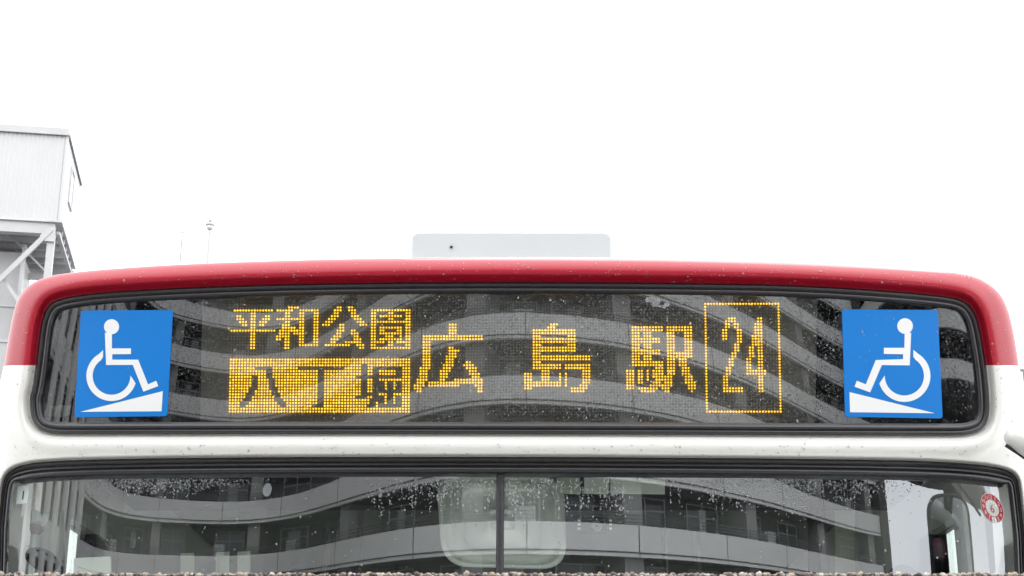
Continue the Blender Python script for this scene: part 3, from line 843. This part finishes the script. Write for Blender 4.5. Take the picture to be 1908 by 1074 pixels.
# on paint
px = rng.uniform(20, 1890, 5200); py = rng.uniform(484, 852, 5200)
keep = ((py > 812) | (py < 530) | (px < 75) | (px > 1840))
px, py = px[keep], py[keep]
_, ds_, a_, b_ = body_surf(px, py)
k2 = (ds_ > 9) & (a_ < -2) & (b_ < -3)
w_ = np.where(py > 780, np.clip((py - 812) / 30, .25, 1), .8)
k2 &= rng.uniform(0, 1, len(px)) < w_
px, py = px[k2], py[k2]
sz = np.clip(rng.lognormal(-.05, .45, len(px)), .55, 2.7)
drops('raindrops', px, py, sz, rng.uniform(.8, 1.2, len(px)), lambda a, b: body_surf(a, b)[0], M_water2, h=.5)

# on the sign glass
SG_IN = inset(GASK, 24)
n0 = 8500
px = rng.uniform(80, 1840, n0); py = rng.uniform(545, 792, n0)
dens = .15 + .25 * np.exp(-((px - 1300) / 260) ** 2) + .45 * (px > 1500) * (px < 1570) + .5 * np.clip((585 - py) / 40, 0, 1) + .45 * (px > 1762) * (py < 740) + .1 * (px < 150)
stick = ((px > 138) & (px < 322) & (py > 578) & (py < 778)) | ((px > 1568) & (px < 1757) & (py > 576) & (py < 780))
dens = np.where(stick, np.where((px > 1568) & (py < 680), .20, .02), dens)
kk = (rng.uniform(0, 1, n0) < dens) & (sdf(np.stack([px, py], 1), SG_IN)[0] > 1)
px, py = px[kk], py[kk]; 
sz = np.clip(rng.lognormal(-.38, .45, len(px)), .4, 2.2)
drops('raindrops', px, py, sz, rng.uniform(.8, 1.7, len(px)), lambda a, b: onF(a, b, GD - .0004) - np.array([0, .0009, 0]), M_water, h=.4)

# one larger smear of water near the top of the sign glass
px = rng.normal(1220, 7, 26); py = 562 + (px - 1220) * .35 + rng.normal(0, 5, 26)
drops('water_smear', px, py, rng.uniform(3, 6.5, 26), rng.uniform(.6, .9, 26), lambda a, b: onF(a, b, GD - .0004) - np.array([0, .0009, 0]), M_water, h=.12, seg=9)

# on the windscreen: clusters and runs hanging from the top edge
xs, ys_ = [], []
def cluster(cx, w, top, length, n_, ybase=892):
    for _ in range(n_):
        x_ = cx + random.gauss(0, w); 
        y_ = ybase + min(abs(random.gauss(0, length * .5)), length * 1.3) + random.uniform(0, 2)
        xs.append(x_); ys_.append(y_)
for cx, w, ln, nn in ((235, 35, 26, 420), (330, 45, 26, 380), (410, 40, 18, 140), (740, 25, 45, 190), (805, 28, 36, 190), (850, 30, 40, 200), (905, 18, 30, 110),
                      (955, 10, 60, 200), (1010, 18, 30, 170), (1080, 22, 60, 110), (1150, 14, 90, 170), (1260, 20, 16, 70), (1330, 16, 36, 220), (1380, 25, 40, 220), (1420, 24, 45, 200), (1480, 18, 60, 330),
                      (1530, 25, 30, 200), (1600, 30, 36, 160), (1660, 35, 40, 80)):
    cluster(cx, w, 0, ln, nn)
for _ in range(70):                      # vertical runs
    x_ = random.choice([random.uniform(690, 920), random.uniform(940, 1160), random.uniform(1240, 1620)]); y0_ = random.uniform(895, 925)
    for k in range(random.randint(4, 14)):
        xs.append(x_ + random.uniform(-1.2, 1.2)); ys_.append(y0_ + k * random.uniform(3, 5))
for _ in range(240):
    xs.append(random.uniform(30, 1880)); ys_.append(random.uniform(895, 1062))
px = np.array(xs); py = np.array(ys_)
kk = (sdf(np.stack([px, py], 1), inset(WIND, 35))[0] > 2) & ((px < 922) | (px > 943)); px, py = px[kk], py[kk]
sz = np.clip(rng.lognormal(-.22, .42, len(px)), .45, 2.2)
drops('raindrops', px, py, sz, rng.uniform(.9, 1.8, len(px)), lambda a, b: onF(a, b, WD) - np.array([0, .0009, 0]), M_water, h=.45)

# ================================================================== APARTMENT BUILDING OPPOSITE (seen mirrored in the glass)
apt = thing('apartment_building', 'pale concrete apartment block with wavy balconies, mirrored in the bus glass', 'building', (0, -34, 0))
ST, NF = 3.0, 10
XR, XB = 23.5, -19.0
def Bx(x):
    if x < 0: return -28.2 + 4.8 * math.cos(2 * math.pi * x / 27.0)
    return -23.4 - 10.0 * (1 - math.cos(math.pi * min(x / 24.0, 1))) / 2
path = []
x = XR
while x > XB: path.append((x, Bx(x))); x -= .5
a0 = math.atan2(Bx(XB) - Bx(XB + .1), -.1); cx_, cy_, hd = XB, Bx(XB), a0
while hd > math.radians(78):          # the block bends round towards the street
    path.append((cx_, cy_)); cx_ += .5 * math.cos(hd); cy_ += .5 * math.sin(hd); hd -= .5 / 9.0
while cy_ < -9: path.append((cx_, cy_)); cx_ += .5 * math.cos(hd); cy_ += .5 * math.sin(hd)
path = np.array(path[::-1])            # now runs from the wing to the right end
tg = np.gradient(path, axis=0); tg /= np.linalg.norm(tg, axis=1)[:, None]
pn = np.stack([-tg[:, 1], tg[:, 0]], 1)
if pn[-1][1] < 0: pn = -pn
NPT = len(path)
def at(i, d): 
    i = int(max(0, min(NPT - 1, i))); return path[i] + pn[i] * d
def sweep(mb, sec, step=2):
    ids = list(range(0, NPT, step)); k = len(sec); v = []; f = []
    if ids[-1] != NPT - 1: ids.append(NPT - 1)
    for i in ids:
        for d, z in sec:
            c = at(i, d); v.append((c[0], c[1], z))
    for i in range(len(ids) - 1):
        for j in range(k): f.append((i * k + j, i * k + (j + 1) % k, (i + 1) * k + (j + 1) % k, (i + 1) * k + j))
    f.append(tuple(range(k))[::-1]); f.append(tuple((len(ids) - 1) * k + j for j in range(k)))
    mb.add(v, f)
def pbox(mb, i, w, d0, d1, z0, z1):
    c = path[int(i)]; t = Vector((*tg[int(i)], 0)); n_ = Vector((*pn[int(i)], 0))
    Mx = Matrix(((t.x, n_.x, 0, c[0]), (t.y, n_.y, 0, c[1]), (0, 0, 1, 0), (0, 0, 0, 1)))
    mb.box((-w / 2, d0, z0), (w / 2, d1, z1), Mx)
win_me = None
M_column = vary(mat('column_concrete', (.36, .36, .34), .85), 1.2, .1)
for fl in range(NF):
    z = 1.9 + fl * ST
    q = MB(); sweep(q, [(0, z - .25), (.16, z - .25), (.16, z + 1.0), (0, z + 1.0)]); q.build('parapet', M_concrete, apt)
    q = MB(); sweep(q, [(.16, z - .10), (.19, z - .10), (.19, z - .05), (.16, z - .05)]); q.build('parapet_groove', M_concrete_d, apt)
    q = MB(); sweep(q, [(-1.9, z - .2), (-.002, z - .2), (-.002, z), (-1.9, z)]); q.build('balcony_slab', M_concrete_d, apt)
    q = MB()
    for h_ in (1.12, 1.26, 1.40): sweep(q, [(.05, z + h_), (.09, z + h_), (.09, z + h_ + .035), (.05, z + h_ + .035)], 3)
    for i in range(1, NPT, 4): pbox(q, i, .04, .05, .09, z + 1.0, z + 1.43)
    q.build('railing', M_rail, apt)
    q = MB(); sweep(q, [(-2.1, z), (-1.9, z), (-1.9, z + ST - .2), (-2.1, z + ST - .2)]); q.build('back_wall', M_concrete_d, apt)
    for k, i in enumerate(range(3, NPT - 3, 6)):
        if win_me is None:
            wq = MB(); wq.box((-.95, 0, 0), (.95, .06, 2.45)); wo_ = wq.build('window', M_winglass, apt); win_me = wo_.data
            fq = MB()
            for a_ in (-1.0, -.03, .95): fq.box((a_, .065, 0), (a_ + .06, .10, 2.45))
            for a_ in (0, 1.9, 2.45): fq.box((-1.0, .07, a_), (1.01, .11, a_ + .06))
            fr_me = fq.build('frame', M_frame, wo_)
            fr_me = fr_me.data; first = True
        else: wo_ = link('window', win_me, apt); first = False
        c = at(i, -1.88); wo_.location = Vector((c[0], c[1], z + .1)); wo_.rotation_euler = (0, 0, math.atan2(pn[i][1], pn[i][0]) - math.pi / 2)
        if first:
            for ch in list(COL.objects):
                if ch.parent == wo_: ch.matrix_parent_inverse = Matrix.Identity(4)
        else:
            fo = link('frame', fr_me); fo.parent = wo_
        if random.random() < .6:
            q = MB(); pbox(q, i, random.uniform(.4, .9), -1.815, -1.79, z + random.uniform(.5, 1.6), z + 2.4); q.build('window_blind', random.choice([M_concrete, M_frame]), apt)
    for i in range(2, NPT, 8):
        q = MB(); pbox(q, i, .035, .155, .168, z - .24, z + .99); q.build('parapet_joint', M_concrete_d, apt)
        if random.random() < .45:
            q = MB(); pbox(q, i, .75, -1.2, -.8, z + .9, z + 1.75); q.build('air_conditioner', M_frame, apt)
    for k, i in enumerate(range(6 , NPT, 12)):
        q = MB(); pbox(q, i, .8, -1.9, -.25, z, z + ST - .2); q.build('column', M_column, apt)
for i in range(0, 20, 3):
    q = MB(); pbox(q, i, .45, .2, .7, 0, 1.9 + NF * ST - .25); q.build('facade_fin', M_concrete, apt)
zt = 1.9 + NF * ST
q = MB(); sweep(q, [(-9, zt - .2), (.3, zt - .2), (.3, zt + .5), (-9, zt + .5)]); q.build('roof', M_concrete, apt)
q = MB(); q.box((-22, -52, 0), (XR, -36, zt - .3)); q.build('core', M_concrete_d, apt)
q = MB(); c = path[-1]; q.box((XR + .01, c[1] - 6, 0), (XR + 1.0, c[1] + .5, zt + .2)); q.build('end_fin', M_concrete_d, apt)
for (i, fl) in ((int(NPT * .44), 2),):
    z = 1.9 + fl * ST + 1.5; c = at(i, .3); c = Vector((c[0], c[1], z)); v = [c + Vector((0, -.08, 0))]
    for k in range(16):
        a = 2 * math.pi * k / 16; v.append(c + Vector((.28 * math.cos(a), 0, .36 * math.sin(a))))
    mk('satellite_dish', v, [(0, 1 + k, 1 + (k + 1) % 16) for k in range(16)], M_vwhite, apt)

ramp = thing('added_reflected_ramp', 'round concrete ramp on a thick column, added out of view to darken the sky mirrored at the right of the sign glass', 'ramp', (40, -33, 0))  # added out of view so the glass mirrors grey bands instead of sky
def ring(mb, r0, r1, z0, z1, n=56):
    v = []; f = []
    for k in range(n):
        c_, s_ = math.cos(2 * math.pi * k / n), math.sin(2 * math.pi * k / n)
        for r_, z_ in ((r1, z0), (r1, z1), (r0, z1), (r0, z0)): v.append((40 + r_ * c_, -33 + r_ * s_, z_))
    for k in range(n):
        a, b = 4 * k, 4 * ((k + 1) % n)
        for j in range(4): f.append((a + j, b + j, b + (j + 1) % 4, a + (j + 1) % 4))
    mb.add(v, f)
for k in range(4):
    z = 15.6 + 3.1 * k
    q = MB(); ring(q, 15.8, 16.0, z, z + 1.15); q.build('parapet', M_concrete, ramp)
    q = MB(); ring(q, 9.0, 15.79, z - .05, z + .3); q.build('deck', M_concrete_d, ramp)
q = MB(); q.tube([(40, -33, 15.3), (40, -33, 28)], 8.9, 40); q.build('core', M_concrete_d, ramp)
q = MB(); q.tube([(40, -33, 0), (40, -33, 15.29)], 1.5, 24); q.build('column', M_concrete_d, ramp)

# ================================================================== ELEVATED SHED AT THE LEFT
YT = 50.0; AZ = math.radians(9.6)
ux = Vector((math.cos(AZ), math.sin(AZ), 0)); uy = Vector((-math.sin(AZ), math.cos(AZ), 0))
C0 = Vector(P(119, 331, YT)); C0.z = 0
def T(px_, py_, d=0.0):
    """point on the shed's front plane (shifted back by d metres) seen at a photo pixel"""
    a = P(px_, py_, 10.0); b = P(px_, py_, 60.0); a = Vector(a); b = Vector(b)
    dr = (b - a); nrm_ = uy; o = C0 + uy * d
    t = (o - a).dot(nrm_) / dr.dot(nrm_)
    return a + dr * t
zT = T(127, 252).z; zBm = T(110, 412).z; DEP = 5.0
shed = thing('elevated_shed', 'white corrugated shed raised on a braced steel frame behind the bus', 'shed', tuple(C0))
def lb(mb, u0, u1, d0, d1, z0, z1):
    """box in the shed's own frame: u to the right of the corner, d backwards"""
    Mx = Matrix(((ux.x, uy.x, 0, C0.x), (ux.y, uy.y, 0, C0.y), (0, 0, 1, 0), (0, 0, 0, 1)))
    mb.box((u0, d0, z0), (u1, d1, z1), Mx)
W0 = -9.0
# corrugated front and side skins
def corr(u_from, u_to, fixed, axis, z0, z1, pitch=.16, amp=.022):
    v = []; f = []; n_ = int((u_to - u_from) / (pitch / 4))
    for i in range(n_ + 1):
        u = u_from + (u_to - u_from) * i / n_; ph = i % 4; dd = amp * (0, 1, 1, 0)[ph]
        p_ = C0 + (ux * u + uy * (fixed - dd) if axis == 0 else ux * (fixed + dd) + uy * u)
        v += [(p_.x, p_.y, z0), (p_.x, p_.y, z1)]
    for i in range(n_): f.append((2 * i, 2 * i + 2, 2 * i + 3, 2 * i + 1))
    return v, f
v, f = corr(W0, -.03, 0, 0, zBm, zT); mk('front_cladding', v, f, M_clad, shed, smooth=False)
v, f = corr(0.0, DEP, 0, 1, zBm, zT - .02); mk('side_cladding', v, f, M_clad, shed, smooth=False)
q = MB(); lb(q, W0, -.05, .06, DEP - .05, zBm + .1, zT - .05); q.build('core', M_clad, shed)
q = MB(); lb(q, -.06, .05, -.05, .03, zBm, zT); q.build('corner_trim', M_clad, shed)
q = MB(); lb(q, W0, .05, -.12, DEP + .05, zT, zT + .05); lb(q, W0, .05, -.13, -.08, zT - .06, zT + .22); lb(q, .055, .10, -.13, DEP + .05, zT - .08, zT + .02)
q.build('roof', M_steel, shed)
wz0, wz1 = T(123, 385, 2.2).z, T(130, 325, 2.2).z
q = MB(); lb(q, .02, .08, 1.55, 1.63, wz0, wz1); lb(q, .02, .08, 2.5, 2.58, wz0, wz1); lb(q, .02, .08, 1.55, 2.58, wz0 - .06, wz0); lb(q, .02, .08, 1.55, 2.58, wz1, wz1 + .06)
wf = q.build('window', M_steel_d, shed)
q = MB(); lb(q, .03, .045, 1.63, 2.5, wz0, wz1); q.build('pane', mat('sky_pane', (.6, .64, .66), .15), wf)
# floor edge, joists, beams under the shed
q = MB(); lb(q, W0, .10, -.05, DEP + .3, zBm - .07, zBm - .005); q.build('floor_deck', M_steel_d, shed)
for d in (.9, 1.7, 2.5, 3.3, 4.1, 4.9):
    q = MB(); lb(q, W0, .02, d, d + .1, zBm - .28, zBm - .075); q.build('joist', M_steel_d, shed)
q = MB(); lb(q, W0, -.15, .05, .30, zBm - .50, zBm - .075); q.build('front_beam', M_steel, shed)
q = MB(); lb(q, -.12, .0, .35, DEP + .2, zBm - .40, zBm - .29); q.build('side_beam', M_steel_d, shed)
q = MB(); lb(q, W0, .1, DEP - .2, DEP, zBm - .5, zBm - .285); q.build('rear_beam', M_steel_d, shed)
post_u = (T(94, 450) - C0).dot(ux)
q = MB(); lb(q, post_u - .13, post_u + .13, .08, .30, 0, zBm - .5); q.build('post', M_steel, shed)
q = MB(); lb(q, post_u - .13, post_u + .13, DEP - .3, DEP - .1, 0, zBm - .5); q.build('post', M_steel_d, shed)
q = MB(); lb(q, post_u - 5.0, post_u - 4.75, .08, .30, 0, zBm - .5); q.build('post', M_steel, shed)
q = MB(); q.beam(T(96, 428, .02), T(-40, 560, .02), .17, .12, uy); q.build('brace', M_steel, shed)
q = MB(); q.beam(T(3, 515, .2), T(60, 600, .2), .12, .08, uy); q.build('brace', M_steel, shed)
q = MB(); q.beam(T(18, 438, 1.5), T(84, 505, 1.5), .07, .06, uy); q.build('brace', M_steel, shed)
q = MB(); q.beam(T(28, 468, 3.0), T(46, 440, 3.0), .08, .06, uy); q.build('brace', M_steel_d, shed)
q = MB(); q.add([T(86, 424, -.01), T(104, 424, -.01), T(103, 451, -.01), T(82, 449, -.01), T(74, 440, -.01)], [(0, 4, 3, 2, 1)])
q.add([T(86, 424, .06), T(104, 424, .06), T(103, 451, .06), T(82, 449, .06), T(74, 440, .06)], [(0, 1, 2, 3, 4)]); q.build('gusset_plate', M_steel, shed)
# grey machine house between the posts
zA = T(20, 470, 1.6).z
q = MB(); u1 = (T(33, 560, 1.6) - C0).dot(ux); lb(q, W0, u1, 1.6, 4.0, 0, zA); q.build('lower_wall', M_steel, shed)
for py_ in (571, 637):
    zz = T(20, py_, 1.6).z; q = MB(); lb(q, W0, u1 + .02, 1.55, 1.6, zz - .04, zz + .04); q.build('wall_seam', M_steel_d, shed)
u2 = (T(42, 520, 1.2) - C0).dot(ux); q = MB(); lb(q, u1 + .03, u2, 1.2, 1.5, 0, zA + .2); q.build('duct', M_steel_d, shed)
zz = T(60, 515, 3.5).z
q = MB(); lb(q, u1, post_u + .3, 3.5, 3.62, zz - .12, zz + .12); lb(q, u1, post_u + .3, 3.5, 3.56, zz - .5, zz - .44); q.build('handrail', M_steel_d, shed)

# ------------------------------------------------------------------ lamp and aerial beyond the roof
lc = Vector(P(391, 421, 40.0))
lamp = thing('street_lamp', 'pale globe lamp on a thin white pole rising behind the roof', 'lamp', (lc.x, lc.y, 0))
q = MB(); q.tube([(lc.x, lc.y, 0), (lc.x, lc.y, lc.z - .05)], .04, 8); q.build('pole', M_clad, lamp)
v = []; f = []
prf = [(.0, .02), (.05, .02), (.12, .01), (.105, -.03), (.11, -.05), (.10, -.09), (.06, -.14), (0.001, -.155)]
for r_, dz in prf:
    for k in range(16):
        a = 2 * math.pi * k / 16; v.append((lc.x + r_ * math.cos(a), lc.y + r_ * math.sin(a), lc.z + dz))
for i in range(len(prf) - 1):
    for k in range(16): f.append((i * 16 + k, i * 16 + (k + 1) % 16, (i + 1) * 16 + (k + 1) % 16, (i + 1) * 16 + k))
mk('globe', v, f, vary(mat('lamp_globe', (.78, .78, .72), .4), 5, .05), lamp)
q = MB(); q.tube([(lc.x, lc.y, lc.z), (lc.x, lc.y, lc.z + .045)], .135, 16); q.build('collar', mat('lamp_collar', (.42, .41, .36), .5), lamp)
q = MB(); q.tube([(lc.x, lc.y, lc.z + .03), (lc.x, lc.y, lc.z + .2)], .008, 6); q.beam((lc.x - .06, lc.y, lc.z + .19), (lc.x + .05, lc.y, lc.z + .13), .04, .04); q.box((lc.x - .05, lc.y - .03, lc.z + .12), (lc.x + .05, lc.y + .03, lc.z + .19))
q.build('finial', mat('lamp_finial', (.42, .38, .36), .6), lamp)
ac = Vector(P(340, 430, 40.0))
aer = thing('aerial_mast', 'thin pale aerial mast rising behind the left part of the roof', 'aerial', (ac.x, ac.y, 0))
q = MB(); q.tube([(ac.x - .02, ac.y, 0), (ac.x, ac.y, ac.z)], .024, 6); q.build('mast', mat('mast_metal', (.3, .3, .29), .5), aer)
q = MB(); q.tube([(ac.x - .0, ac.y, ac.z - .22), (ac.x, ac.y, ac.z - .1)], .034, 6); q.build('clamp', M_steel_d, aer)
q = MB(); q.tube([(ac.x - .01, ac.y, ac.z - .74), (ac.x - .01, ac.y, ac.z - .68)], .034, 6); q.build('clamp', M_steel_d, aer)

# ------------------------------------------------------------------ pebble-dashed wall in the foreground
YW = -1.9
wz = float(P(954, 1073, YW)[2])
wall = thing('garden_wall', 'low pebble-dashed wall top along the bottom edge in front of the bus', 'wall', (0, YW, 0))
M_peb_base = vary(mat('wall_render', (.14, .11, .10), .9), 60, .2, bump=.002)
q = MB(); q.box((-3, YW, wz - .06), (3, YW + .2, wz)); q.build('capping', M_peb_base, wall)
q = MB(); q.box((-3, YW + .012, .0), (3, YW + .188, wz - .06)); q.build('wall_body', M_concrete, wall)
M_peb = mat('pebbles', (.4, .35, .3), .6)
_n = N(M_peb, 'ShaderNodeNewGeometry'); _r = N(M_peb, 'ShaderNodeValToRGB'); _r.color_ramp.interpolation = 'CONSTANT'
for p_, c_ in ((.0, (.09, .065, .065)), (.3, (.19, .14, .12)), (.52, (.34, .29, .24)), (.76, (.5, .46, .4)), (.88, (.42, .32, .23))):
    e = _r.color_ramp.elements.new(p_) if p_ else _r.color_ramp.elements[0]
    e.position = p_; e.color = (*c_, 1)
L(M_peb, _n.outputs['Random Per Island'], _r.inputs[0]); L(M_peb, _r.outputs[0], M_peb.node_tree.nodes['Principled BSDF'].inputs['Base Color'])
bm = bmesh.new(); bmesh.ops.create_icosphere(bm, subdivisions=1, radius=1); iv = np.array([tuple(v_.co) for v_ in bm.verts]); ifc = [tuple(v_.index for v_ in f_.verts) for f_ in bm.faces]; bm.free()
V = []; Fc = []
for i in range(5200):
    r = random.uniform(.0016, .0036)
    if i < 3600: c = np.array([random.uniform(-.66, .66), YW + random.uniform(-.001, .045), wz + r * .2])
    else: c = np.array([random.uniform(-.66, .66), YW - r * .2, wz - random.uniform(0, .02)])
    q_ = iv * np.array([random.uniform(.7, 1.3), random.uniform(.7, 1.3), random.uniform(.6, 1.1)]) * r
    a = random.uniform(0, 3.14); ca, sa = math.cos(a), math.sin(a)
    q_ = q_ @ np.array([[ca, 0, sa], [0, 1, 0], [-sa, 0, ca]])
    Fc += [tuple(z + len(V) for z in t) for t in ifc]; V += list(q_ + c)
mk('pebbles', V, Fc, M_peb, wall, kind='stuff')
